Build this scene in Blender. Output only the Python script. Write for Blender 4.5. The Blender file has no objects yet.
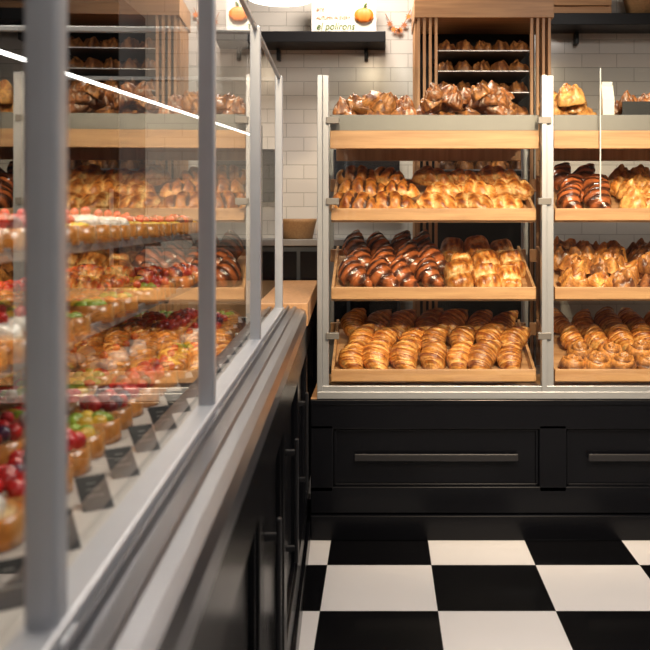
import bpy, math, random
import numpy as np
from mathutils import Matrix, Vector, noise
random.seed(7)
R = random.Random(11)
scene = bpy.context.scene
CAMH = 1.35

# ---------------------------------------------------------------- materials
def newmat(name):
    m = bpy.data.materials.new(name); m.use_nodes = True
    nt = m.node_tree; b = nt.nodes['Principled BSDF']
    return m, nt, b

def mat_plain(name, col, rough=.5, metal=0., bump=0., bscale=60., var=0.1, coat=0., spec=.5):
    m, nt, b = newmat(name)
    tc = nt.nodes.new('ShaderNodeTexCoord')
    n = nt.nodes.new('ShaderNodeTexNoise'); n.inputs['Scale'].default_value = bscale
    n.inputs['Detail'].default_value = 4
    nt.links.new(tc.outputs['Object'], n.inputs['Vector'])
    mr = nt.nodes.new('ShaderNodeMapRange')
    mr.inputs['To Min'].default_value = 1 - var; mr.inputs['To Max'].default_value = 1 + var
    nt.links.new(n.outputs['Fac'], mr.inputs['Value'])
    mx = nt.nodes.new('ShaderNodeVectorMath'); mx.operation = 'SCALE'
    mx.inputs[0].default_value = col[:3]
    nt.links.new(mr.outputs['Result'], mx.inputs['Scale'])
    nt.links.new(mx.outputs['Vector'], b.inputs['Base Color'])
    b.inputs['Roughness'].default_value = rough
    b.inputs['Metallic'].default_value = metal
    b.inputs['Coat Weight'].default_value = coat
    b.inputs['Specular IOR Level'].default_value = spec
    if bump:
        bp = nt.nodes.new('ShaderNodeBump'); bp.inputs['Strength'].default_value = bump
        bp.inputs['Distance'].default_value = .002
        nt.links.new(n.outputs['Fac'], bp.inputs['Height'])
        nt.links.new(bp.outputs['Normal'], b.inputs['Normal'])
    return m

def mat_wood(name, c1, c2, axis=0, rough=.45):
    m, nt, b = newmat(name)
    tc = nt.nodes.new('ShaderNodeTexCoord'); mp = nt.nodes.new('ShaderNodeMapping')
    sc = [40, 40, 40]; sc[axis] = 2.5
    mp.inputs['Scale'].default_value = sc
    nt.links.new(tc.outputs['Object'], mp.inputs['Vector'])
    n = nt.nodes.new('ShaderNodeTexNoise'); n.inputs['Scale'].default_value = 1.2
    n.inputs['Detail'].default_value = 6; n.inputs['Distortion'].default_value = .4
    nt.links.new(mp.outputs['Vector'], n.inputs['Vector'])
    cr = nt.nodes.new('ShaderNodeValToRGB')
    cr.color_ramp.elements[0].position = .3; cr.color_ramp.elements[0].color = (*c1, 1)
    cr.color_ramp.elements[1].position = .7; cr.color_ramp.elements[1].color = (*c2, 1)
    nt.links.new(n.outputs['Fac'], cr.inputs['Fac'])
    nt.links.new(cr.outputs['Color'], b.inputs['Base Color'])
    b.inputs['Roughness'].default_value = rough
    return m

def mat_pastry(name, rough=.4, coat=.2, nscale=70, lo=.7, hi=1.2, bump=.5):
    m, nt, b = newmat(name)
    at = nt.nodes.new('ShaderNodeAttribute'); at.attribute_name = 'Col'
    tc = nt.nodes.new('ShaderNodeTexCoord')
    n = nt.nodes.new('ShaderNodeTexNoise'); n.inputs['Scale'].default_value = nscale
    n.inputs['Detail'].default_value = 6
    nt.links.new(tc.outputs['Object'], n.inputs['Vector'])
    mr = nt.nodes.new('ShaderNodeMapRange')
    mr.inputs['From Min'].default_value = .3; mr.inputs['From Max'].default_value = .7
    mr.inputs['To Min'].default_value = lo; mr.inputs['To Max'].default_value = hi
    nt.links.new(n.outputs['Fac'], mr.inputs['Value'])
    mx = nt.nodes.new('ShaderNodeVectorMath'); mx.operation = 'SCALE'
    nt.links.new(at.outputs['Color'], mx.inputs[0]); nt.links.new(mr.outputs['Result'], mx.inputs['Scale'])
    nt.links.new(mx.outputs['Vector'], b.inputs['Base Color'])
    b.inputs['Roughness'].default_value = rough; b.inputs['Coat Weight'].default_value = coat
    b.inputs['Coat Roughness'].default_value = .2
    bp = nt.nodes.new('ShaderNodeBump'); bp.inputs['Strength'].default_value = bump
    bp.inputs['Distance'].default_value = .004
    nt.links.new(n.outputs['Fac'], bp.inputs['Height']); nt.links.new(bp.outputs['Normal'], b.inputs['Normal'])
    return m

def mat_glass(name, f0=.05, k=4., tint=(.96, .98, .98)):
    m = bpy.data.materials.new(name); m.use_nodes = True; nt = m.node_tree
    nt.nodes.clear()
    out = nt.nodes.new('ShaderNodeOutputMaterial'); mix = nt.nodes.new('ShaderNodeMixShader')
    tr = nt.nodes.new('ShaderNodeBsdfTransparent'); tr.inputs['Color'].default_value = (*tint, 1)
    gl = nt.nodes.new('ShaderNodeBsdfGlossy'); gl.inputs['Roughness'].default_value = .005
    gl.inputs['Color'].default_value = (1, 1, 1, 1)
    lw = nt.nodes.new('ShaderNodeLayerWeight'); lw.inputs['Blend'].default_value = .5
    p = nt.nodes.new('ShaderNodeMath'); p.operation = 'POWER'; p.inputs[1].default_value = k
    a = nt.nodes.new('ShaderNodeMath'); a.operation = 'MULTIPLY_ADD'
    a.inputs[1].default_value = 1 - f0; a.inputs[2].default_value = f0; a.use_clamp = True
    nt.links.new(lw.outputs['Facing'], p.inputs[0]); nt.links.new(p.outputs[0], a.inputs[0])
    nt.links.new(a.outputs[0], mix.inputs[0]); nt.links.new(tr.outputs[0], mix.inputs[1])
    nt.links.new(gl.outputs[0], mix.inputs[2]); nt.links.new(mix.outputs[0], out.inputs[0])
    return m

def mat_emit(name, col, s):
    m, nt, b = newmat(name)
    b.inputs['Base Color'].default_value = (*col, 1)
    b.inputs['Emission Color'].default_value = (*col, 1)
    b.inputs['Emission Strength'].default_value = s
    return m

def mat_bricks(name):
    m, nt, b = newmat(name)
    tc = nt.nodes.new('ShaderNodeTexCoord'); sp = nt.nodes.new('ShaderNodeSeparateXYZ')
    cb = nt.nodes.new('ShaderNodeCombineXYZ'); ad = nt.nodes.new('ShaderNodeMath'); ad.operation = 'ADD'
    nt.links.new(tc.outputs['Object'], sp.inputs[0])
    nt.links.new(sp.outputs['X'], ad.inputs[0]); nt.links.new(sp.outputs['Y'], ad.inputs[1])
    nt.links.new(ad.outputs[0], cb.inputs['X']); nt.links.new(sp.outputs['Z'], cb.inputs['Y'])
    br = nt.nodes.new('ShaderNodeTexBrick')
    br.inputs['Color1'].default_value = (.66, .63, .59, 1); br.inputs['Color2'].default_value = (.62, .59, .55, 1)
    br.inputs['Mortar'].default_value = (.40, .38, .35, 1)
    br.inputs['Scale'].default_value = 1; br.inputs['Mortar Size'].default_value = .002
    br.inputs['Brick Width'].default_value = .2; br.inputs['Row Height'].default_value = .08
    nt.links.new(cb.outputs[0], br.inputs['Vector'])
    nt.links.new(br.outputs['Color'], b.inputs['Base Color'])
    b.inputs['Roughness'].default_value = .15
    bp = nt.nodes.new('ShaderNodeBump'); bp.inputs['Strength'].default_value = .5; bp.inputs['Distance'].default_value = .004
    bp.invert = True
    nt.links.new(br.outputs['Fac'], bp.inputs['Height']); nt.links.new(bp.outputs['Normal'], b.inputs['Normal'])
    return m

M = {}
M['wood'] = mat_wood('oak_wood', (.40, .20, .09), (.60, .34, .16), 0)
M['woodz'] = mat_wood('oak_wood_vertical', (.38, .19, .085), (.55, .31, .15), 2)
M['black'] = mat_plain('black_lacquer', (.003, .0033, .005), .24, bump=.05, bscale=30, spec=.22)
M['blackmetal'] = mat_plain('black_metal', (.008, .008, .010), .4, metal=.0, spec=.3)
M['handle'] = mat_plain('gunmetal_handle', (.03, .03, .034), .35, metal=.5, spec=.4)
M['silver'] = mat_plain('brushed_aluminium', (.37, .385, .41), .38, metal=.6, bscale=25, var=.06)
M['postcase'] = mat_plain('anodised_aluminium', (.48, .51, .57), .35, metal=.35, bscale=25, var=.06)
M['rim'] = mat_plain('shelf_rim_metal', (.17, .16, .15), .45, metal=.5, bscale=25, var=.06)
M['ledge'] = mat_plain('satin_steel', (.25, .265, .30), .3, metal=.9, bscale=15, var=.06)
M['glass'] = mat_glass('clear_glass', .025, 4.)
M['caseglass'] = mat_glass('case_glass', .04, 3.5)
M['white'] = mat_plain('white_enamel', (.7, .69, .67), .35)
M['deck'] = mat_plain('deck_laminate', (.60, .58, .56), .35)
M['tray'] = mat_plain('steel_tray', (.3, .3, .31), .35, metal=.8)
M['tileW'] = mat_plain('white_tile', (.90, .87, .87), .16, bscale=3, var=.04)
M['tileB'] = mat_plain('black_tile', (.004, .004, .005), .13, bscale=3, var=.2, spec=.35)
M['grout'] = mat_plain('grout', (.1, .1, .1), .8)
M['bricks'] = mat_bricks('white_subway_tile')
M['paintdark'] = mat_plain('slate_paint', (.04, .045, .055), .6)
M['paint'] = mat_plain('warm_plaster', (.30, .28, .26), .8)
M['ceil'] = mat_plain('ceiling_paint', (.35, .34, .33), .8)
M['screen'] = mat_plain('screen_glass', (.01, .011, .014), .1)
M['tag'] = mat_plain('chalk_card', (.010, .010, .012), .5, spec=.3)
M['chalk'] = mat_plain('chalk_writing', (.30, .30, .29), .7)
M['wicker'] = mat_plain('wicker', (.35, .2, .09), .6, bump=.6, bscale=120, var=.4)
M['poster'] = mat_plain('poster_paper', (.75, .72, .62), .6)
M['orange'] = mat_plain('pumpkin_orange', (.75, .20, .02), .5, var=.2)
M['green'] = mat_plain('stem_green', (.08, .15, .03), .6)
M['brownleaf'] = mat_plain('leaf_brown', (.40, .12, .03), .6, var=.3)
M['pastry'] = mat_pastry('baked_pastry', .38, .26, 85, .60, 1.28, .9)
M['glaze'] = mat_pastry('glazed_pastry', .22, .6, 60, .7, 1.25, .4)
M['rough'] = mat_pastry('crumbly_pastry', .42, .28, 90, .55, 1.4, .9)
M['fruit'] = mat_pastry('fruit_filling', .2, .6, 90, .7, 1.25, .4)
M['lamp'] = mat_emit('lamp_diffuser', (1, .93, .82), 14)
M['led'] = mat_emit('led_diffuser', (1, .97, .92), 5)

# ---------------------------------------------------------------- helpers
def empty(name, loc=(0, 0, 0), rz=0):
    e = bpy.data.objects.new(name, None); scene.collection.objects.link(e)
    e.location = loc; e.rotation_euler = (0, 0, rz); e.empty_display_size = .1
    return e

def meshobj(name, verts, faces, mats, parent=None, smooth=False, midx=None, cols=None, recenter=True):
    v = np.array(verts, dtype=float)
    c = (v.min(0) + v.max(0)) / 2 if recenter else np.zeros(3)
    me = bpy.data.meshes.new(name); me.from_pydata((v - c).tolist(), [], faces)
    for m in (mats if isinstance(mats, list) else [mats]): me.materials.append(m)
    if midx is not None: me.polygons.foreach_set('material_index', midx)
    if smooth: me.polygons.foreach_set('use_smooth', [True] * len(me.polygons))
    if cols is not None:
        ca = me.color_attributes.new('Col', 'FLOAT_COLOR', 'POINT')
        cc = np.ones((len(v), 4)); cc[:, :3] = cols
        ca.data.foreach_set('color', cc.ravel())
    me.update()
    o = bpy.data.objects.new(name, me); scene.collection.objects.link(o)
    o.location = c
    if parent: o.parent = parent
    return o

BF = [(0, 3, 2, 1), (4, 5, 6, 7), (0, 1, 5, 4), (1, 2, 6, 5), (2, 3, 7, 6), (3, 0, 4, 7)]
def bverts(x0, x1, y0, y1, z0, z1):
    return [(x0, y0, z0), (x1, y0, z0), (x1, y1, z0), (x0, y1, z0), (x0, y0, z1), (x1, y0, z1), (x1, y1, z1), (x0, y1, z1)]
def box(name, x0, x1, y0, y1, z0, z1, mat, parent=None, bevel=.003):
    o = meshobj(name, bverts(x0, x1, y0, y1, z0, z1), BF, mat, parent)
    if bevel:
        b = o.modifiers.new('bevel', 'BEVEL'); b.width = bevel; b.segments = 2; b.limit_method = 'ANGLE'
    return o
def boxes(name, lst, mat, parent=None, bevel=.002):
    V = []; F = []
    for l in lst:
        n = len(V); V += bverts(*l); F += [tuple(i + n for i in f) for f in BF]
    o = meshobj(name, V, F, mat, parent)
    if bevel:
        b = o.modifiers.new('bevel', 'BEVEL'); b.width = bevel; b.segments = 2; b.limit_method = 'ANGLE'
    return o
def prismX(name, prof, x0, x1, mat, parent=None, bevel=.0):
    n = len(prof)
    V = [(x0, p[0], p[1]) for p in prof] + [(x1, p[0], p[1]) for p in prof]
    F = [tuple(range(n))[::-1], tuple(range(n, 2 * n))] + [(i, (i + 1) % n, n + (i + 1) % n, n + i) for i in range(n)]
    o = meshobj(name, V, F, mat, parent)
    if bevel:
        b = o.modifiers.new('bevel', 'BEVEL'); b.width = bevel; b.segments = 2
    return o
def prismY(name, prof, y0, y1, mat, parent=None, bevel=0):
    n = len(prof)
    V = [(p[0], y0, p[1]) for p in prof] + [(p[0], y1, p[1]) for p in prof]
    F = [tuple(range(n)), tuple(range(n, 2 * n))[::-1]] + [(i, n + i, n + (i + 1) % n, (i + 1) % n) for i in range(n)]
    o = meshobj(name, V, F, mat, parent)
    if bevel:
        b = o.modifiers.new('bevel', 'BEVEL'); b.width = bevel; b.segments = 2
    return o
def quad(name, pts, mat, parent=None):
    return meshobj(name, pts, [tuple(range(len(pts)))], mat, parent)
def revolve(name, prof, mat, loc, parent=None, n=40):
    V = []; F = []
    for r, z in prof:
        for i in range(n):
            a = 2 * math.pi * i / n; V.append((loc[0] + r * math.cos(a), loc[1] + r * math.sin(a), loc[2] + z))
    for j in range(len(prof) - 1):
        for i in range(n):
            F.append((j * n + i, j * n + (i + 1) % n, (j + 1) * n + (i + 1) % n, (j + 1) * n + i))
    return meshobj(name, V, F, mat, parent, smooth=True)
def tube(name, pts, r, mat, parent=None):
    cu = bpy.data.curves.new(name, 'CURVE'); cu.dimensions = '3D'; cu.bevel_depth = r; cu.bevel_resolution = 3
    s = cu.splines.new('POLY'); s.points.add(len(pts) - 1)
    for i, p in enumerate(pts): s.points[i].co = (*p, 1)
    cu.materials.append(mat)
    o = bpy.data.objects.new(name, cu); scene.collection.objects.link(o)
    if parent: o.parent = parent
    return o

# ---------------------------------------------------------------- pastry templates
def L3(a, b, t): 
    t = max(0, min(1, t)); return np.array(a) * (1 - t) + np.array(b) * t
PALE = (.90, .50, .165); GOLD = (.66, .235, .036); BROWN = (.24, .052, .009); DARK = (.06, .016, .007)
def croissant(seed, Lh=.078, Rr=.045, curv=.034, pal=(PALE, GOLD, BROWN), nseg=3.0, stripes=False):
    """rolled crescent: overlapping wraps that step down to the tips"""
    n = 84; m = 20; V = []; C = []; F = []
    rr_ = random.Random(seed * 7 + 1); skew = rr_.uniform(-.008, .008); asym = rr_.uniform(-.06, .06)
    for i in range(n + 1):
        s0 = (i / n - .5) * 2
        for j in range(m):
            th = 2 * math.pi * j / m
            s = max(-1, min(1, s0)); a = abs(s)
            ph = abs(s + asym + .05 * math.sin(th * 1 + seed)) * nseg + .5
            fr = ph - math.floor(ph); k = math.floor(ph)
            env = (1 - a ** 2.0) ** .66 * .90 + .08 * (1 - a ** 6)
            prof = 1.0 - .30 * fr ** 2.2 if fr > .12 else .70 + .30 * (fr / .12) ** .7
            if k == 0: prof = 1.0 - .2 * abs(fr - .5) 
            lam = N(s * 26, math.sin(th) * .9 + seed, math.cos(th) * .9)
            r = Rr * env * (.89 + .16 * (prof - .7) / .3) * (1 + .06 * lam)
            cx = s0 * Lh; cy = -curv * s * s
            nn = N(cx * 26, math.cos(th) * 1.4 + seed * 3.1, math.sin(th) * 1.4)
            rr = r * (1 + .15 * nn)
            y = cy + rr * math.cos(th) * 1.06; z = rr * math.sin(th)
            z = max(z, -.55 * Rr) + .55 * Rr
            V.append((cx + skew * math.cos(th), y, z))
            up = (math.sin(th) + 1) / 2
            if stripes:
                st = math.sin(cx * 170 + math.cos(th) * 2.2 + seed)
                c = L3(DARK, (.44, .12, .035), .5 + .75 * st + .5 * lam)
                if up < .3: c = L3(GOLD, c, up / .3)
            else:
                q = .10 + .72 * (prof - .7) / .3 * up ** .7 + .9 * lam + .5 * nn - .2 * (fr > .85)
                c = L3(pal[0], pal[1], q * 2) if q < .5 else L3(pal[1], pal[2], q * 2 - 1)
            C.append(c)
    for i in range(n):
        for j in range(m):
            F.append((i * m + j, i * m + (j + 1) % m, (i + 1) * m + (j + 1) % m, (i + 1) * m + j))
    F.append(tuple(range(m))[::-1]); F.append(tuple(n * m + j for j in range(m)))
    return np.array(V), F, np.array(C)

def polar(outl, hf, cf, nr=12, nt=30):
    V = [(0, 0, hf(0, 0, 0, 0))]; C = [cf(0, 0, 0, 0, V[0][2])]; F = []
    for j in range(1, nr + 1):
        rho = math.sin(math.pi / 2 * j / nr)
        for i in range(nt):
            th = 2 * math.pi * i / nt; rr = outl(th) * rho
            x, y = rr * math.cos(th), rr * math.sin(th)
            z = hf(rho, th, x, y) if j < nr else 0
            V.append((x, y, max(z, 0))); C.append(cf(rho, th, x, y, z))
    b = len(V); V.append((0, 0, 0)); C.append(C[-1])
    for i in range(nt): F.append((0, 1 + i, 1 + (i + 1) % nt))
    for j in range(nr - 1):
        for i in range(nt):
            p = 1 + j * nt; q = p + nt
            F.append((p + i, q + i, q + (i + 1) % nt, p + (i + 1) % nt))
    p = 1 + (nr - 1) * nt
    for i in range(nt): F.append((b, p + (i + 1) % nt, p + i))
    return np.array(V), F, np.array(C)
def superell(a, b, n):
    return lambda th: 1 / ((abs(math.cos(th)) / a) ** n + (abs(math.sin(th)) / b) ** n) ** (1 / n)
def N(x, y, z): return noise.noise(Vector((x, y, z)))

def puff(seed, a=.088, b=.054, H=.056, dark=0., nsl=3, skew=.6, depth=.30):
    """folded rectangular puff pastry, scored across the top, layered flanks"""
    def sl_(x, y): return abs(math.sin((x + y * skew) / a * math.pi * nsl / 2 + seed + .5 * N(x * 15, y * 15, seed)))
    def hf(r, th, x, y):
        return H * max(0, 1 - r ** 4) ** .5 * (1 - depth + depth * sl_(x, y) ** .6) * (1 + .22 * N(x * 22, y * 22, seed) + .08 * N(x * 40, y * 160, seed))
    def cf(r, th, x, y, z):
        sl = sl_(x, y)
        q = .0 + .80 * sl * (1 - .7 * r ** 6) + .7 * N(x * 25, y * 70, seed + 4) + dark
        if r > .93: q = .45 + .8 * N(z * 500, th * 2, seed)
        return L3((.92, .58, .24), GOLD, q * 2) if q < .5 else L3(GOLD, BROWN, q * 2 - 1)
    return polar(superell(a, b, 4), hf, cf, 18, 64)
def turnover(seed, a=.10, b=.07, H=.065, dark=.30):
    ol0 = superell(a, b, 2.4)
    def ol(th): return ol0(th) * (1 - .28 * max(0, -math.sin(th)) ** .6 * 1)
    def sl_(x, y): return abs(math.sin(x / a * math.pi * 2. + seed + 8 * y))
    def hf(r, th, x, y):
        return H * max(0, 1 - r ** 3) ** .5 * (.60 + .40 * sl_(x, y) ** .5) * (1 + .2 * N(x * 30, y * 30, seed))
    def cf(r, th, x, y, z):
        sl = sl_(x, y)
        q = dark + .6 * sl * (1 - r ** 5) + .6 * N(x * 30, y * 70, seed + 4)
        if sl < .38 and r < .82: return np.array((.07, .02, .008))
        return L3((.90, .52, .18), GOLD, q * 2) if q < .5 else L3(GOLD, BROWN, q * 2 - 1)
    return polar(ol, hf, cf, 18, 64)
def lump(seed, a=.06, H=.065, c1=(.55, .23, .065), c2=(.12, .035, .012), sugar=0.):
    def ol(th): return a * (1 + .25 * N(math.cos(th) * 1.6, math.sin(th) * 1.6, seed * 2.3))
    def hf(r, th, x, y): return H * max(0, 1 - r ** 2.6) ** .5 * (1 + .45 * N(x * 32, y * 32, seed) + .22 * N(x * 80, y * 80, seed))
    def cf(r, th, x, y, z):
        t = .5 + 1.2 * N(x * 50, y * 50, seed + 9)
        c = L3(c1, c2, t)
        if sugar and N(x * 90, y * 90, seed + 2) > .4 - sugar: c = L3(c, (.8, .7, .6), .5)
        return c
    return polar(ol, hf, cf, 16, 40)
def danish(seed, a=.062, H=.045, c1=(.70, .30, .07), c2=(.26, .07, .014), fillc=(.75, .42, .12)):
    """folded danish: square with raised corners and a filled centre"""
    def ol(th): return a * (1 + .16 * math.cos(4 * th) + .08 * N(math.cos(th) * 2, math.sin(th) * 2, seed))
    def hf(r, th, x, y):
        rim = math.exp(-((r - .62) / .22) ** 2)
        return H * (.45 * (1 - r ** 4) + .65 * rim * (1 + .3 * math.sin(4 * th + seed))) * (1 + .25 * N(x * 50, y * 50, seed)) * (1 if r < .95 else .6)
    def cf(r, th, x, y, z):
        if r < .36: return np.array(fillc) * (1 + .3 * N(x * 60, y * 60, seed))
        return L3(c1, c2, .45 + 1.1 * N(x * 45, y * 45, seed + 3))
    return polar(ol, hf, cf, 18, 44)
def bun(seed, a=.055, H=.05, sugar=.3, c1=(.75, .45, .2), c2=(.45, .17, .05)):
    def hf(r, th, x, y): return H * max(0, 1 - r ** 2.6) ** .5 * (1 + .1 * N(x * 20, y * 20, seed))
    def cf(r, th, x, y, z):
        c = L3(c2, c1, r + .4 * N(x * 30, y * 30, seed))
        return L3(c, (.88, .74, .55), sugar * (1.2 - r * .8) * (1 + N(x * 60, y * 60, seed)))
    return polar(lambda th: a, hf, cf, 10, 28)
def swirl(seed, a=.06, H=.05, c1=(.62, .25, .06), c2=(.10, .028, .012)):
    def w(r, th): return abs(math.sin(math.pi * (2.4 * r + th / (2 * math.pi))))
    def hf(r, th, x, y): return H * max(0, 1 - r ** 4) ** .5 * (.55 + .45 * w(r, th) ** .6) * (1 + .2 * N(x * 40, y * 40, seed))
    def cf(r, th, x, y, z): return L3(c2, c1, w(r, th) * 1.1 + .5 * N(x * 50, y * 50, seed))
    return polar(lambda th: a * (1 + .05 * math.sin(th + seed)), hf, cf, 20, 36)
CRUST = (.60, .29, .09)
def tart(seed, a=.045, H=.028, fill=(.8, .6, .25)):
    def ol(th): return a * (1 + .03 * math.sin(18 * th))
    def hf(r, th, x, y):
        if r < .84: return H * (.78 + .1 * N(x * 60, y * 60, seed))
        if r < .985: return H * 1.1
        return H * .3
    def cf(r, th, x, y, z): return np.array(fill) * (1 + .3 * N(x * 50, y * 50, seed)) if r < .84 else L3(CRUST, GOLD, .5 + N(x * 60, y * 60, seed))
    return polar(ol, hf, cf, 12, 36)
def cakebar(seed, a=.055, b=.028, H=.035, c=(.7, .5, .3), side=(.45, .25, .12)):
    def hf(r, th, x, y): return H * (1 if r < .93 else .93)
    def cf(r, th, x, y, z): return np.array(c) * (1 + .25 * N(x * 60, y * 60, seed)) if r < .93 else np.array(side)
    return polar(superell(a, b, 8), hf, cf, 10, 36)
def ball(r, col, seed=0, n=8, sq=1.):
    V = []; C = []; F = []
    for i in range(n + 1):
        ph = math.pi * i / n
        for j in range(10):
            th = 2 * math.pi * j / 10
            k = r * (1 + .08 * N(math.cos(th) * 2 + seed, math.sin(th) * 2, ph * 2))
            V.append((k * math.sin(ph) * math.cos(th), k * math.sin(ph) * math.sin(th), r * sq + k * sq * math.cos(ph)))
            C.append(np.array(col))
    for i in range(n):
        for j in range(10):
            F.append((i * 10 + j, (i + 1) * 10 + j, (i + 1) * 10 + (j + 1) % 10, i * 10 + (j + 1) % 10))
    return np.array(V), F, np.array(C)

class Heap:
    def __init__(s): s.V = []; s.F = []; s.C = []; s.n = 0
    def add(s, tpl, mat, tone=1.):
        V, F, C = tpl; A = np.array(mat)
        W = V @ A[:3, :3].T + A[:3, 3]
        s.V.append(W); s.C.append(np.clip(C * tone, 0, 1)); n = s.n
        s.F += [tuple(i + n for i in f) for f in F]; s.n += len(V)
    def make(s, name, mat, parent=None):
        o = meshobj(name, np.concatenate(s.V), s.F, mat, parent, smooth=True, cols=np.concatenate(s.C))
        return o
def T(x, y, z): return Matrix.Translation((x, y, z))
def RZ(a): return Matrix.Rotation(math.radians(a), 4, 'Z')
def RX(a): return Matrix.Rotation(math.radians(a), 4, 'X')
def RY(a): return Matrix.Rotation(math.radians(a), 4, 'Y')
def SC(k): return Matrix.Scale(k, 4)

# ---------------------------------------------------------------- room shell
XL, XR, YF, YB, ZC = -2.6, 3.2, -2.6, 5.12, 3.0
TS = .405; V = []; F = []; MI = []
def addq(x0, x1, y0, y1, z, mi):
    n = len(V); V.extend([(x0, y0, z), (x1, y0, z), (x1, y1, z), (x0, y1, z)]); F.append((n, n + 1, n + 2, n + 3)); MI.append(mi)
addq(XL, XR, YF, YB, -.002, 2)
for i in range(-8, 12):
    for j in range(-16, 8):
        x0 = -.213 + i * TS; y0 = 3.057 + j * TS; x1 = x0 + TS; y1 = y0 + TS
        x0, x1, y0, y1 = max(x0, XL), min(x1, XR), max(y0, YF), min(y1, YB)
        if x1 - x0 < .01 or y1 - y0 < .01: continue
        g = .0008
        addq(x0 + g, x1 - g, y0 + g, y1 - g, 0, (i + j) % 2)
meshobj('floor', V, F, [M['tileW'], M['tileB'], M['grout']], midx=MI)
box('ceiling', XL, XR, YF, YB, ZC, ZC + .1, M['ceil'], bevel=0)
box('wall_back', XL - .1, XR + .1, YB, YB + .1, -.01, ZC, M['bricks'], bevel=0)
box('wall_left', XL - .1, XL, YF, YB, -.01, ZC, M['paintdark'], bevel=0)
box('wall_right', XR, XR + .1, YF, YB, -.01, ZC, M['paint'], bevel=0)
box('wall_front', XL - .1, XR + .1, YF - .1, YF, -.01, ZC, M['paint'], bevel=0)

# ---------------------------------------------------------------- back counter base
X0, X1 = -.300, 2.3
cb = empty('panelled_counter', (0, 0, 0))
box('body', X0, X1, 3.755, 4.36, 0, .575, M['black'], cb)
fr = [(X0, X1, 3.735, 3.757, .463, .575), (X0, X1, 3.735, 3.757, .11, .222)]
for a, b in [(X0, -.205), (.66, .775), (1.64, 1.755)]: fr.append((a, b, 3.735, 3.757, .2, .48))
boxes('face_frame', fr, M['black'], cb, .004)
box('plinth', X0, X1, 3.722, 3.757, 0, .105, M['black'], cb, .005)
for k, (a, b) in enumerate([(-.205, .66), (.775, 1.64)]):
    boxes('panel_moulding_%d' % (k + 1), [(a + .002, b - .002, 3.745, 3.757, .452, .463), (a + .002, b - .002, 3.745, 3.757, .222, .233),
          (a + .002, a + .014, 3.745, 3.757, .222, .463), (b - .014, b - .002, 3.745, 3.757, .222, .463)], M['black'], cb, .003)
    boxes('drawer_handle_%d' % (k + 1), [(a + .09, b - .09, 3.722, 3.732, .332, .362), (a + .12, a + .14, 3.73, 3.757, .338, .356),
          (b - .14, b - .12, 3.73, 3.757, .338, .356)], M['handle'], cb, .003)
box('wood_top', X0, X1, 3.75, 4.36, .575, .592, M['wood'], cb, .003)
box('top_trim', X0, X1, 3.73, 3.7505, .565, .588, M['black'], cb, .003)

# ---------------------------------------------------------------- back display case
dc = empty('bakery_display_case', (0, 0, 0))
YG = 3.74; PT = 1.95
posts = [(-.272, -.224), (.670, .722), (1.60, 1.65)]
for k, (a, b) in enumerate(posts):
    boxes('front_post_%d' % (k + 1), [(a, a + .022, YG - .01, YG + .03, .592, PT), (a + .022, b, YG + .002, YG + .018, .592, PT)], M['silver'], dc)
    boxes('rear_post_%d' % (k + 1), [(a + .01, b - .01, 4.33, 4.352, .592, 1.80)], M['silver'], dc)
boxes('bottom_rail', [(-.272, 1.65, YG - .012, YG + .03, .592, .622), (-.272, 1.65, YG - .004, YG + .01, .622, .645)], M['silver'], dc)
box('rear_bottom_rail', -.26, 1.64, 4.33, 4.352, .592, .63, M['silver'], dc)
for k, (a, b) in enumerate([(-.222, .670), (.724, 1.60)]):
    box('front_glass_%d' % (k + 1), a, b, YG + .004, YG + .006, .645, 1.985, M['glass'], dc, 0)
box('side_glass', -.252, -.250, YG + .03, 4.33, .63, 1.95, M['glass'], dc, 0)
cl = []
for x in (-.235, .655):
    for z in (.855, 1.42, 1.76):
        cl.append((x, x + .055, YG - .012, YG + .012, z - .014, z + .014))
boxes('glass_clamps', cl, M['rim'], dc)
A = 20.; sA, cA = math.sin(math.radians(A)), math.cos(math.radians(A))
YT = 3.80; DEP = .47
bays = [(-.216, .656), (.735, 1.585)]
shelfz = [1.345, 1.010, .660]
for bi, (a, b) in enumerate(bays):
    for si, z in enumerate(shelfz):
        nm = 'tray_%d_%d' % (bi + 1, si + 1)
        ye = YT + DEP * cA; ze = z + DEP * sA
        prismX(nm + '_board', [(YT, z), (ye, ze), (ye, ze - .014), (YT, z - .014)], a, b, M['wood'], dc)
        box(nm + '_lip', a, b, YT - .016, YT + .002, z - .006, z + .046, M['wood'], dc, .003)
        for sx, ww in ((a, 1), (b - .012, 2)):
            prismX(nm + '_side_%d' % ww, [(YT, z - .01), (YT, z + .046), (ye, ze + .046), (ye, ze - .01)], sx, sx + .012, M['wood'], dc)
        box(nm + '_rear_rail', a - .03, b + .03, ye, ye + .02, ze - .03, ze + .03, M['woodz'], dc)
    box('top_shelf_%d_front' % (bi + 1), a - .005, b + .012, YT - .016, YT + .004, 1.645, 1.722, M['wood'], dc)
    box('top_shelf_%d_board' % (bi + 1), a - .005, b + .012, YT, 4.28, 1.70, 1.722, M['wood'], dc)
    box('top_shelf_%d_rim' % (bi + 1), a - .005, b + .012, YT - .006, YT + .0, 1.722, 1.79, M['rim'], dc, .002)
    box('top_shelf_%d_underrail' % (bi + 1), a, b, 4.20, 4.22, 1.62, 1.70, M['woodz'], dc)
tube('support_rod', [(.925, 3.77, 1.42), (.925, 3.77, 1.985)], .003, M['white'], dc)

def on_tray(x, d, z0, lift=0):
    return T(x, YT + .012 + d * cA, z0 + d * sA + lift * cA + .001) @ RX(A)

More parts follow.
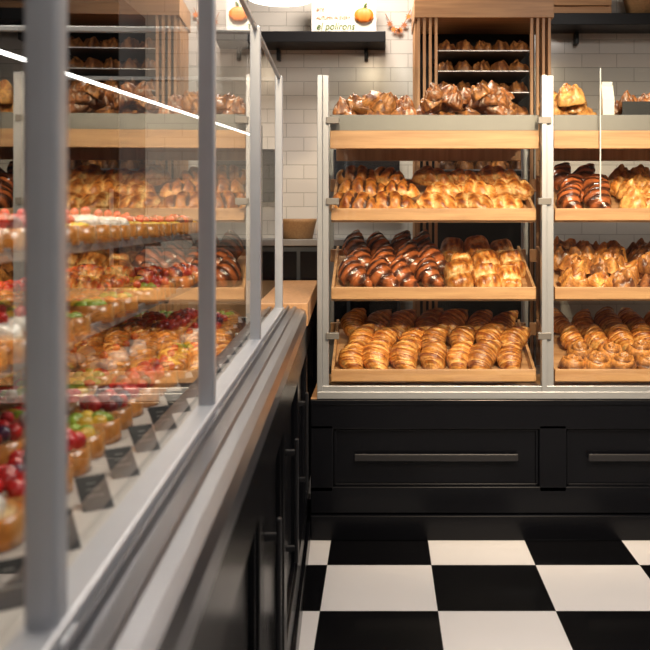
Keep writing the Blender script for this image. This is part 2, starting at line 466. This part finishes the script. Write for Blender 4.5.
TC = [croissant(i) for i in range(8)]
TCH = [croissant(i + 20, pal=None, stripes=True, Lh=.088, Rr=.044, curv=.04) for i in range(5)]
TP = [puff(i * 1.7) for i in range(6)]
TPL = [puff(i * 2.1 + 3, a=.078, b=.052, H=.062, dark=-.02, nsl=2, skew=.1, depth=.35) for i in range(4)]
TT = [turnover(i * 1.3) for i in range(5)]
TL = [lump(i * 1.9) for i in range(6)]
TLS = [lump(i * 1.9 + 7, sugar=.12, c1=(.50, .19, .06), c2=(.15, .045, .015), a=.05) for i in range(5)]
TDK = [danish(i * 1.9 + 57, c1=(.34, .12, .035), c2=(.09, .026, .012), fillc=(.55, .25, .08)) for i in range(5)]
TDN = [danish(i * 1.9 + 7) for i in range(5)]
TB = [bun(i * 1.1) for i in range(3)]
TS_ = [swirl(i * 2.) for i in range(3)]
TLG = [lump(i * 1.9 + 30, c1=(.80, .42, .13), c2=(.42, .15, .03), a=.06) for i in range(4)]

def rows(heap, tpls, xa, xb, z0, cols, d0, dd, yaw=90, jit=12, pitch=-20, scale=1., lift0=.012, dlift=.004, tone=(.75, 1.15), rws=(0, 1, 2), sj=.09, tx=0, roll=12):
    for r in rws:
        for c in range(cols):
            x = xa + (c + .5 + (.15 if r % 2 else -.10)) * (xb - xa) / cols + R.uniform(-.010, .010)
            d = d0 + r * dd + R.uniform(-.014, .014)
            heap.add(R.choice(tpls), on_tray(x, d, z0, lift0 + dlift * r + R.uniform(0, .006)) @ RX(tx) @ RZ(yaw + R.uniform(-jit, jit)) @ RY(pitch + R.uniform(-7, 7)) @ RX(R.uniform(-roll, roll)) @ SC(scale * R.uniform(1 - sj, 1 + sj)), R.uniform(*tone))

# bottom shelf
h = Heap(); rows(h, TC, -.18, .63, .66, 7, .095, .13, yaw=74, jit=16, scale=1.20, lift0=.024, dlift=.014, pitch=-25)
h.make('croissants', M['pastry'])
h = Heap(); rows(h, TC, .78, 1.56, .66, 7, .12, .14, yaw=104, jit=20, scale=1.18, lift0=.028, pitch=-22, rws=(1, 2)); h.make('croissants', M['pastry'])
h = Heap(); rows(h, TS_, .78, 1.56, .66, 7, .075, .1, jit=60, yaw=0, pitch=0, scale=1.1, lift0=.01, rws=(0,)); rows(h, TS_, .82, 1.5, .66, 5, .155, .1, jit=60, yaw=0, pitch=0, scale=1.05, lift0=.03, rws=(0,))
h.make('cinnamon_swirls', M['pastry'])
# middle
h = Heap(); rows(h, TCH, -.175, .255, 1.01, 4, .11, .135, yaw=116, jit=15, scale=1.22, lift0=.03, dlift=.010, pitch=-24); h.make('chocolate_croissants', M['glaze'])
h = Heap(); rows(h, TPL, .29, .63, 1.01, 3, .10, .135, yaw=92, scale=1.10, pitch=-20, lift0=.022, dlift=.008); h.make('pain_au_chocolat', M['pastry'])
h = Heap(); rows(h, TL + TDN, .78, 1.12, 1.01, 3, .07, .115, jit=180, pitch=0, scale=1.15, rws=(0, 1, 2, 3), lift0=.015); rows(h, TDN, .82, 1.1, 1.04, 2, .17, .13, jit=180, pitch=0, rws=(0, 1), scale=1.1, lift0=.02)
h.make('almond_danishes', M['rough'])
h = Heap(); rows(h, TDK, 1.15, 1.57, 1.01, 4, .07, .115, jit=180, pitch=0, scale=1.12, rws=(0, 1, 2, 3), lift0=.015); rows(h, TDK + TL, 1.17, 1.5, 1.04, 3, .17, .13, jit=180, pitch=0, rws=(0, 1), scale=1.1, lift0=.02)
h.make('chocolate_danishes', M['rough'])
# upper
h = Heap(); rows(h, TT, -.17, .12, 1.345, 2, .08, .125, yaw=160, jit=16, pitch=0, scale=1.10, lift0=.018, dlift=.022, tx=8); h.make('apple_turnovers', M['pastry'])
h = Heap(); rows(h, TP, .175, .63, 1.345, 3, .075, .125, yaw=152, jit=12, pitch=0, scale=1.06, lift0=.014, dlift=.024, tx=8, roll=7, tone=(.7, 1.12)); h.make('puff_pastries', M['pastry'])
h = Heap(); rows(h, TCH, .78, 1.0, 1.345, 2, .11, .135, yaw=75, scale=1.18, lift0=.03, pitch=-22); h.make('chocolate_croissants', M['glaze'])
h = Heap(); rows(h, TLG + TP[:2], 1.06, 1.24, 1.345, 2, .065, .115, jit=180, pitch=0, scale=1.05, rws=(0, 1, 2, 3), lift0=.02); h.make('custard_brioches', M['pastry'])
h = Heap(); rows(h, TB, 1.27, 1.565, 1.345, 3, .065, .115, jit=180, pitch=0, scale=1.15, rws=(0, 1, 2, 3)); h.make('sugared_buns', M['pastry'])
def flat(heap, tpls, xa, xb, ya, yb, z, n, scale=1., layers=1, lz=.045, tilt=25):
    for l in range(layers):
        for k in range(n):
            x = xa + (xb - xa) * ((k + .5 + .3 * l) % n) / n; y = R.uniform(ya, yb)
            tt = tilt if l else 0
            heap.add(R.choice(tpls), T(x, y, z + l * lz + R.uniform(0, .004)) @ RX(R.uniform(-tt, tt)) @ RY(R.uniform(-tt, tt)) @ RZ(R.uniform(0, 360)) @ SC(scale * R.uniform(.85, 1.15)), R.uniform(.75, 1.2))
h = Heap(); flat(h, TL + TLS, -.18, .13, 3.86, 4.12, 1.722, 7, .85, layers=4, lz=.040, tilt=35); h.make('scones', M['rough'])
h = Heap(); flat(h, TLS + TL[:3], .21, .57, 3.86, 4.12, 1.722, 9, .9, layers=5, lz=.038, tilt=40); h.make('sugared_chocolate_pastries', M['rough'])
h = Heap(); flat(h, TLG, .76, .90, 3.88, 4.12, 1.722, 3, 1., layers=4, lz=.042); h.make('brioche_rolls', M['pastry'])
h = Heap(); flat(h, TLS, 1.05, 1.55, 3.90, 4.12, 1.722, 9, .9, layers=4, lz=.04); h.make('chocolate_cookies', M['rough'])
ct = empty('price_card'); box('card', 1.03, 1.20, 3.815, 3.819, 1.79, 1.85, M['tag'], ct, .001)
box('foot', 1.10, 1.14, 3.810, 3.825, 1.723, 1.792, M['blackmetal'], ct, .001)
pb = empty('paper_bag')
prismX('bag', [(3.83, 1.723), (3.89, 1.723), (3.89, 1.86), (3.865, 1.925), (3.855, 1.925), (3.83, 1.86)], .95, 1.0, M['poster'], pb)
box('folded_top', .952, .998, 3.853, 3.867, 1.915, 1.94, M['poster'], pb, .001)

# ---------------------------------------------------------------- left counter with glass case (slightly rotated)
th = math.atan(.041)
lc = empty('glass_pastry_counter', (-.158, 0, 0), th)
MC = T(-.158, 0, 0) @ Matrix.Rotation(th, 4, 'Z')
ya, yb = -1.0, 3.70
box('body', -.95, -.02, ya, 4.72, .0, .93, M['black'], lc, 0)
boxes('door_frames', [(-.021, 0, ya, 4.71, .80, .93), (-.021, 0, ya, 4.71, .10, .20)] +
      [(-.021, 0, y - .05, y + .05, .19, .81) for y in (-.9, -.25, .4, 1.05, 1.7, 2.35, 3.0, 3.65, 4.3)], M['black'], lc, .004)
boxes('kick_plate', [(-.02, .012, ya, 3.705, 0, .09)], M['black'], lc, .004)
hd = []
for y in (.4, 1.05, 1.7, 2.35, 3.0):
    hd += [(.018, .028, y + .10, y + .12, .40, .74), (-.02, .02, y + .103, y + .117, .43, .445), (-.02, .02, y + .103, y + .117, .695, .71)]
boxes('door_handles', hd, M['handle'], lc, .003)
pm = []
for y in (-.9, -.25, .4, 1.05, 1.7, 2.35, 3.0, 3.65):
    pm += [(-.021, -.008, y + .05, y + .062, .2, .8), (-.021, -.008, y + .588, y + .6, .2, .8), (-.021, -.008, y + .05, y + .6, .788, .8), (-.021, -.008, y + .05, y + .6, .2, .212)]
boxes('door_mouldings', pm, M['black'], lc, .002)
prismY('steel_ledge', [(-.13, .93), (.006, .93), (.008, .97), (.002, .992), (-.012, .998), (-.030, 1.0), (-.032, 1.008), (-.044, 1.008), (-.046, 1.0), (-.058, 1.0), (-.060, 1.012), (-.066, 1.012), (-.066, 1.0), (-.108, 1.0), (-.11, .985), (-.13, .985)], ya, 3.45, M['ledge'], lc)
box('glass_channel', -.103, -.068, ya, 3.29, 1.0, 1.022, M['postcase'], lc, .003)
box('deck', -.95, -.13, ya, 3.30, .93, .985, M['deck'], lc)
box('wood_countertop', -.60, .012, 3.452, 4.72, .93, 1.02, M['woodz'], lc, .004)
py = [-.12, .73, 1.575, 2.42, 3.27]
for k, y in enumerate(py):
    boxes('post_%d' % (k + 1), [(-.10, -.072, y - .014, y + .014, 1.0, 1.87), (-.108, -.064, y - .02, y + .02, 1.0, 1.012)], M['postcase'], lc, .004)
    if k: box('cross_bar_%d' % k, -.90, -.10, y - .008, y + .008, 1.85, 1.866, M['silver'], lc)
for k in range(4):
    quad('front_pane_%d' % (k + 1), [(-.086, py[k] + .014, 1.02), (-.086, py[k + 1] - .014, 1.02), (-.086, py[k + 1] - .014, 1.86), (-.086, py[k] + .014, 1.86)], M['caseglass'], lc)
quad('end_pane', [(-.10, 3.27, 1.0), (-.90, 3.27, 1.0), (-.90, 3.27, 1.86), (-.10, 3.27, 1.86)], M['glass'], lc)
box('top_rail', -.092, -.080, py[0], 3.27, 1.858, 1.87, M['silver'], lc, .002)
box('rear_rail', -.92, -.89, py[0], 3.28, .985, 1.01, M['silver'], lc)
for y in py: box('rear_post', -.915, -.895, y - .01, y + .01, 1.0, 1.87, M['silver'], lc)
for k, (z, u0, u1) in enumerate([(1.30, -.62, -.34), (1.145, -.70, -.32)]):
    box('inner_shelf_%d' % (k + 1), u0, u1, .35, 3.1, z - .008, z, M['glass'], lc, 0)
    box('inner_shelf_%d_edge' % (k + 1), u1, u1 + .008, .35, 3.1, z - .014, z + .006, M['silver'], lc, .001)
    boxes('inner_shelf_%d_brackets' % (k + 1), [(-.895, u1, y - .006, y + .006, z - .026, z - .009) for y in (.73, 1.575, 2.42, 3.05)], M['silver'], lc)
tl = empty('tube_light')
tube('tube', [(-.86, 1.45, 1.70), (-.545, 3.80, 1.70)], .0045, M['led'], tl)
tube('hanger_1', [(-.84, 1.6, 1.706), (-.84, 1.6, ZC)], .002, M['silver'], tl)
tube('hanger_2', [(-.56, 3.7, 1.706), (-.56, 3.7, ZC)], .002, M['silver'], tl)
tg = empty('price_tags')
k = 0; y = .42
while y < 3.2:
    mm = MC @ T(-.150, y, .985) @ RZ(-58) @ RY(-52)
    v = [tuple(mm @ Vector(p)) for p in bverts(-.0015, .0015, -.019, .019, 0, .052)]
    meshobj('tag_%d' % k, v, BF, M['tag'], tg, recenter=True)
    for q, zz in enumerate((.020, .030, .039)):
        v = [tuple(mm @ Vector(p)) for p in bverts(.0015, .0021, -.011 + .002 * q, .011 - .003 * q, zz, zz + .0015)]
        meshobj('tag_writing_%d_%d' % (k, q), v, BF, M['chalk'], tg)
    k += 1
    y += .14
RED = (.65, .02, .02); DRED = (.32, .008, .02); YEL = (.9, .58, .05); ORG = (.9, .28, .03); GRN = (.32, .48, .05); CRM = (.85, .66, .38); WHT = (.85, .82, .75); PUR = (.08, .02, .07)
BALL = {n: ball(1, c, i) for i, (n, c) in enumerate(dict(RED=RED, DRED=DRED, YEL=YEL, ORG=ORG, GRN=GRN, WHT=WHT, PUR=PUR).items())}
TA = {n: [tart(i, fill=f) for i in range(2)] for n, f in dict(CRM=CRM, YEL=YEL, RED=RED, ORG=ORG, DK=(.12, .04, .02)).items()}
CK = {n: [cakebar(i, c=f)] for n, f in dict(CRM=CRM, RED=RED, DK=(.16, .055, .03), YEL=YEL).items()}
def fruit_tart(h, M0, kind):
    if kind == 'berry':
        h.add(R.choice(TA['CRM']), M0)
        for i in range(12):
            a = i * 2.4; r = .034 * math.sqrt(i / 12)
            h.add(BALL[R.choice(['RED', 'RED', 'RED', 'DRED', 'PUR'])], M0 @ T(r * math.cos(a), r * math.sin(a), .022 + .010 * (1 - i / 12)) @ SC(.0115), R.uniform(.7, 1.3))
    elif kind == 'mango':
        h.add(R.choice(TA['YEL']), M0)
        for i in range(8):
            a = i * .785; h.add(BALL['YEL'], M0 @ T(.02 * math.cos(a), .02 * math.sin(a), .018) @ RZ(math.degrees(a)) @ Matrix.Diagonal((.016, .008, .009, 1)), R.uniform(.8, 1.2))
        h.add(BALL['RED'], M0 @ T(0, 0, .03) @ SC(.009))
    elif kind == 'apricot':
        h.add(R.choice(TA['CRM']), M0)
        for i in range(5):
            a = i * 1.257; h.add(BALL['ORG'], M0 @ T(.02 * math.cos(a), .02 * math.sin(a), .016) @ Matrix.Diagonal((.014, .014, .010, 1)), R.uniform(.8, 1.3))
    elif kind == 'kiwi':
        h.add(R.choice(TA['CRM']), M0)
        for i in range(7):
            a = i * .9; h.add(BALL[R.choice(['GRN', 'GRN', 'RED', 'YEL'])], M0 @ T(.021 * math.cos(a), .021 * math.sin(a), .018) @ Matrix.Diagonal((.013, .013, .010, 1)), R.uniform(.8, 1.2))
    elif kind == 'meringue':
        h.add(R.choice(TA['CRM']), M0)
        h.add(BALL['WHT'], M0 @ T(0, 0, .014) @ Matrix.Diagonal((.028, .028, .018, 1)))
        h.add(BALL['RED'], M0 @ T(0, 0, .045) @ SC(.009))
    elif kind == 'choc':
        h.add(R.choice(TA['DK']), M0)
        h.add(BALL['ORG'], M0 @ T(0, 0, .02) @ SC(.01))
    elif kind in ('slice_d', 'slice_c', 'slice_r'):
        h.add(CK[dict(slice_d='DK', slice_c='CRM', slice_r='RED')[kind]][0], M0)
        for i in range(3): h.add(BALL[R.choice(['RED', 'WHT', 'DRED'])], M0 @ T(-.03 + i * .03, 0, .032) @ SC(.010))
def fill(name, u0, u1, v0, v1, z, kinds, du=.098, dv=.094, sc=1.1, step=.32, lip=None):
    h = Heap(); v = v0; i = 0
    while v < v1:
        u = u0 + R.uniform(0, .008)
        while u < u1:
            fruit_tart(h, MC @ T(u + R.uniform(-.005, .005), v + R.uniform(-.005, .005), z) @ RZ(R.uniform(-14, 14)) @ SC(sc * R.uniform(.93, 1.05)), kinds[int((v - v0) / step) % len(kinds)] if R.random() > .15 else R.choice(kinds))
            u += du
        v += dv
    return h.make(name, M['fruit'])
fill('fruit_tarts', -.265, -.22, .35, 3.15, .986, ['kiwi', 'berry', 'berry', 'kiwi', 'berry', 'mango', 'meringue', 'berry'])
fill('fruit_tarts', -.87, -.34, .40, 3.15, .986, ['kiwi', 'mango', 'berry', 'slice_r', 'kiwi', 'meringue', 'apricot', 'berry'])
fill('raspberry_tarts', -.57, -.36, .50, 3.0, 1.301, ['berry', 'berry', 'berry', 'mango', 'meringue', 'mango', 'mango'], sc=1.1)
fill('apricot_tarts', -.64, -.34, .45, 3.0, 1.146, ['mango', 'berry', 'apricot', 'meringue', 'kiwi', 'apricot', 'berry'], sc=1.1, step=.27)

# ---------------------------------------------------------------- things behind
rk = empty('bakery_rack')
rx0, rx1, ry0, ry1 = .165, .88, 4.55, 4.98
boxes('top_board', [(rx0, rx1, ry0, ry1, 2.375, 2.485)], M['wood'], rk)
sl = []
for i in range(4):
    sl.append((rx0 + .015 + i * .030, rx0 + .030 + i * .030, ry0 + .005, ry0 + .03, .1, 2.375))
    sl.append((rx1 - .030 - i * .030, rx1 - .015 - i * .030, ry0 + .005, ry0 + .03, .1, 2.375))
for i in range(6):
    y = ry0 + .06 + i * .06
    sl.append((rx0 + .005, rx0 + .02, y, y + .02, .1, 2.375)); sl.append((rx1 - .02, rx1 - .005, y, y + .02, .1, 2.375))
boxes('slats', sl, M['woodz'], rk)
boxes('base', [(rx0, rx1, ry0, ry1, 0, .1)], M['wood'], rk)
box('dark_back', rx0 + .03, rx1 - .03, ry1 - .02, ry1, .1, 2.375, M['blackmetal'], rk)
trz = [1.45, 1.60, 1.75, 1.88, 2.0, 2.11, 2.215]
boxes('trays', [(rx0 + .12, rx1 - .12, ry0 + .03, ry1 - .03, z - .008, z) for z in trz], M['tray'], rk)
h = Heap()
for z in trz:
    for i in range(5):
        for j in range(2):
            h.add(R.choice(TL), T(rx0 + .17 + i * .095, ry0 + .12 + j * .13, z + .001) @ RZ(R.uniform(0, 360)) @ SC(.85), R.uniform(.6, 1.0))
h.make('bread_rolls', M['rough'])
ws = empty('wall_shelf'); box('board', -.74, .02, 4.88, YB - .002, 2.315, 2.375, M['blackmetal'], ws)
boxes('brackets', [(x, x + .02, 5.06, YB - .002, 2.25, 2.315) for x in (-.6, -.1)], M['blackmetal'], ws)
ws = empty('wall_shelf'); box('board', .92, 2.2, 4.88, YB - .002, 2.41, 2.475, M['blackmetal'], ws)
boxes('brackets', [(x, x + .02, 5.06, YB - .002, 2.34, 2.41) for x in (1.1, 1.9)], M['blackmetal'], ws)
cr = empty('wooden_crate')
boxes('slats', [(.93, 1.27, 4.92, 4.935, 2.476 + i * .05, 2.476 + i * .05 + .042) for i in range(3)] + [(.93, 1.27, 5.07, 5.085, 2.476 + i * .05, 2.476 + i * .05 + .042) for i in range(3)]
      + [(.93, .945, 4.93, 5.08, 2.476, 2.62), (1.255, 1.27, 4.93, 5.08, 2.476, 2.62), (.94, 1.26, 4.93, 5.08, 2.476, 2.485)], M['wood'], cr)
bk = revolve('wicker_basket', [(0.001, 0), (.09, 0), (.12, .12), (.125, .14), (.115, .14), (.085, .01), (0.001, .01)], M['wicker'], (1.47, 4.99, 2.476))
sg = empty('autumn_sign', (0, 0, 0))
sx0, sx1, sy = -.385, -.04, 4.95
box('panel', sx0, sx1, sy, sy + .012, 2.376, 2.63, M['poster'], sg, .002)
boxes('frame', [(sx0 - .008, sx0, sy - .004, sy + .014, 2.376, 2.63), (sx1, sx1 + .008, sy - .004, sy + .014, 2.376, 2.63), (sx0 - .008, sx1 + .008, sy - .004, sy + .014, 2.63, 2.638)], M['white'], sg)
def text(body, size, x, z, mat, nm):
    cu = bpy.data.curves.new(nm, 'FONT'); cu.body = body; cu.size = size; cu.extrude = .001; cu.materials.append(mat)
    cu.shear = .2
    o = bpy.data.objects.new(nm, cu); scene.collection.objects.link(o)
    o.location = (x, sy - .002, z); o.rotation_euler = (math.pi / 2, 0, 0); o.parent = sg
    o.scale = (.9, 1, 1)
text('el polirons', .055, sx0 + .02, 2.398, M['green'], 'lettering')
text('AUTUMN IN EVERY', .024, sx0 + .02, 2.455, M['brownleaf'], 'small_lettering')
text('BITE', .024, sx0 + .02, 2.50, M['brownleaf'], 'small_lettering_2')
def pumpkin(nm, x, y, z, s, parent):
    V = []; F = []
    n = 40; m = 14
    for i in range(m + 1):
        ph = math.pi * i / m
        for j in range(n):
            t = 2 * math.pi * j / n; r = math.sin(ph) ** .8 * (1 + .07 * math.cos(8 * t))
            V.append((x + s * r * math.cos(t), y + s * .3 * r * math.sin(t), z + s * .8 * math.cos(ph)))
    for i in range(m):
        for j in range(n): F.append((i * n + j, (i + 1) * n + j, (i + 1) * n + (j + 1) % n, i * n + (j + 1) % n))
    meshobj(nm, V, F, M['orange'], parent, smooth=True)
    tube(nm + '_stem', [(x, y, z + s * .75), (x + s * .1, y, z + s * 1.1), (x + s * .3, y, z + s * 1.3)], s * .12, M['green'], parent)
pumpkin('pumpkin', sx1 - .06, sy - .012, 2.475, .05, sg)
gl = empty('autumn_garland')
pts = [(.02 + i * .012, YB - .02, 2.52 - .10 * math.sin(math.pi * i / 12) + .002 * i) for i in range(13)]
tube('string', pts, .002, M['brownleaf'], gl)
for k, i in enumerate((2, 4, 6, 7, 9, 11)):
    p = pts[i]; a0 = R.uniform(0, 6.28); vs = []
    for j in range(14):
        a = a0 + j * math.pi / 7; r = .022 if j % 2 == 0 else .010
        vs.append((p[0] + r * math.cos(a), p[1] - .006, p[2] - .012 + r * math.sin(a)))
    quad('leaf_%d' % k, vs, M['orange'] if k % 2 else M['brownleaf'], gl)
mo = empty('wall_monitor'); box('screen', -.30, .10, 5.05, 5.075, 1.44, 1.74, M['screen'], mo, .004); box('mount', -.14, -.06, 5.07, YB - .001, 1.52, 1.66, M['blackmetal'], mo)
rc = empty('rear_counter')
box('cabinet', -1.0, .10, 4.80, YB - .002, 0, 1.20, M['paintdark'], rc)
box('top', -1.02, .12, 4.78, YB - .002, 1.20, 1.235, M['tray'], rc)
boxes('doors', [(-.98 + i * .27, -.73 + i * .27, 4.785, 4.80, .1, 1.17) for i in range(4)], M['black'], rc)
revolve('wicker_basket', [(0.001, 0), (.085, 0), (.105, .09), (.11, .11), (.10, .11), (.08, .01), (0.001, .01)], M['wicker'], (-.47, 4.93, 1.236))
tc_ = empty('added_dark_cabinet')  # added dark backing, keeps bright tile from washing out the glass reflection
box('carcass', -2.58, -1.36, 4.60, YB - .002, 0, 2.5, M['paintdark'], tc_)
boxes('doors', [(-2.57 + i * .305, -2.27 + i * .305, 4.58, 4.60, .1, 2.46) for i in range(4)], M['black'], tc_, .004)
boxes('handles', [(-2.31 + i * .305, -2.295 + i * .305, 4.55, 4.58, 1.1, 1.5) for i in range(4)], M['silver'], tc_)

def pendant(x, y, z, r=.125):
    e = empty('pendant_lamp')
    revolve('shade', [(r, 0), (r * .98, .03), (r * .8, .08), (r * .4, .13), (.03, .16), (.02, .20), (.001, .20)], M['white'], (x, y, z), e)
    revolve('diffuser', [(.001, -.006), (r * .6, -.005), (r * .97, .003), (r * .97, .01)], M['lamp'], (x, y, z), e)
    tube('cord', [(x, y, z + .19), (x, y, ZC)], .003, M['blackmetal'], e)
pendant(-.40, 3.5, 2.21)

# ---------------------------------------------------------------- lights
def area(name, loc, size, power, col=(1, .82, .62), tgt=None, sy=None):
    l = bpy.data.lights.new(name, 'AREA'); l.energy = power; l.color = col
    l.shape = 'RECTANGLE'; l.size = size; l.size_y = sy or size
    o = bpy.data.objects.new(name, l); scene.collection.objects.link(o); o.location = loc
    d = (Vector(tgt) - Vector(loc)) if tgt else Vector((0, 0, -1))
    o.rotation_euler = d.to_track_quat('-Z', 'Y').to_euler(); return o
def spot(name, loc, tgt, power, ang=60, col=(1, .77, .50), rad=.05):
    l = bpy.data.lights.new(name, 'SPOT'); l.energy = power; l.color = col; l.spot_size = math.radians(ang); l.spot_blend = .8
    l.shadow_soft_size = rad
    o = bpy.data.objects.new(name, l); scene.collection.objects.link(o); o.location = loc
    o.rotation_euler = (Vector(tgt) - Vector(loc)).to_track_quat('-Z', 'Y').to_euler(); return o
spot('track_spot_1', (-.1, 1.3, 2.85), (.1, 4, 1.15), 205, 50)
spot('track_spot_2', (.75, 1.3, 2.85), (.7, 4, 1.15), 205, 50)
spot('track_spot_3', (1.6, 1.3, 2.85), (1.4, 4, 1.15), 205, 50)
spot('track_spot_4', (.9, .2, 2.88), (.6, 4, .95), 400, 36)
area('ceiling_panel_1', (1.2, 2.4, 2.95), .7, 38, (1, .92, .84))
area('added_rear_fill', (1.0, -.8, 2.95), .9, 24, (1, .92, .84))  # large soft fill added behind the camera, not an actual fixture
area('added_wall_fill', (-.1, 4.5, 2.95), .4, 26, (1, .87, .74), sy=.3)  # invented lamp, added to raise the brightness of the back wall
area('added_case_fill', (-.75, 1.6, 2.7), .12, 46, (1, .87, .70), tgt=(-.5, 1.6, 1.0), sy=2.2)  # invented lamp over the case, added to brighten the deck and tarts

w = bpy.data.worlds.new('World'); scene.world = w; w.use_nodes = True
w.node_tree.nodes['Background'].inputs[0].default_value = (.5, .55, .65, 1); w.node_tree.nodes['Background'].inputs[1].default_value = .2

# ---------------------------------------------------------------- camera
cd = bpy.data.cameras.new('camera'); cam = bpy.data.objects.new('camera', cd); scene.collection.objects.link(cam)
cam.location = (0, 0, CAMH); cam.rotation_euler = (math.pi / 2, 0, 0)
cd.sensor_width = 36; cd.lens = 890 / 650 * 36
cd.shift_x = -(382 - 325) / 650; cd.shift_y = -(325 - 218) / 650
cd.clip_start = .03
cd.dof.use_dof = True; cd.dof.focus_distance = 3.7; cd.dof.aperture_fstop = 6.0
scene.camera = cam
scene.view_settings.view_transform = 'Standard'
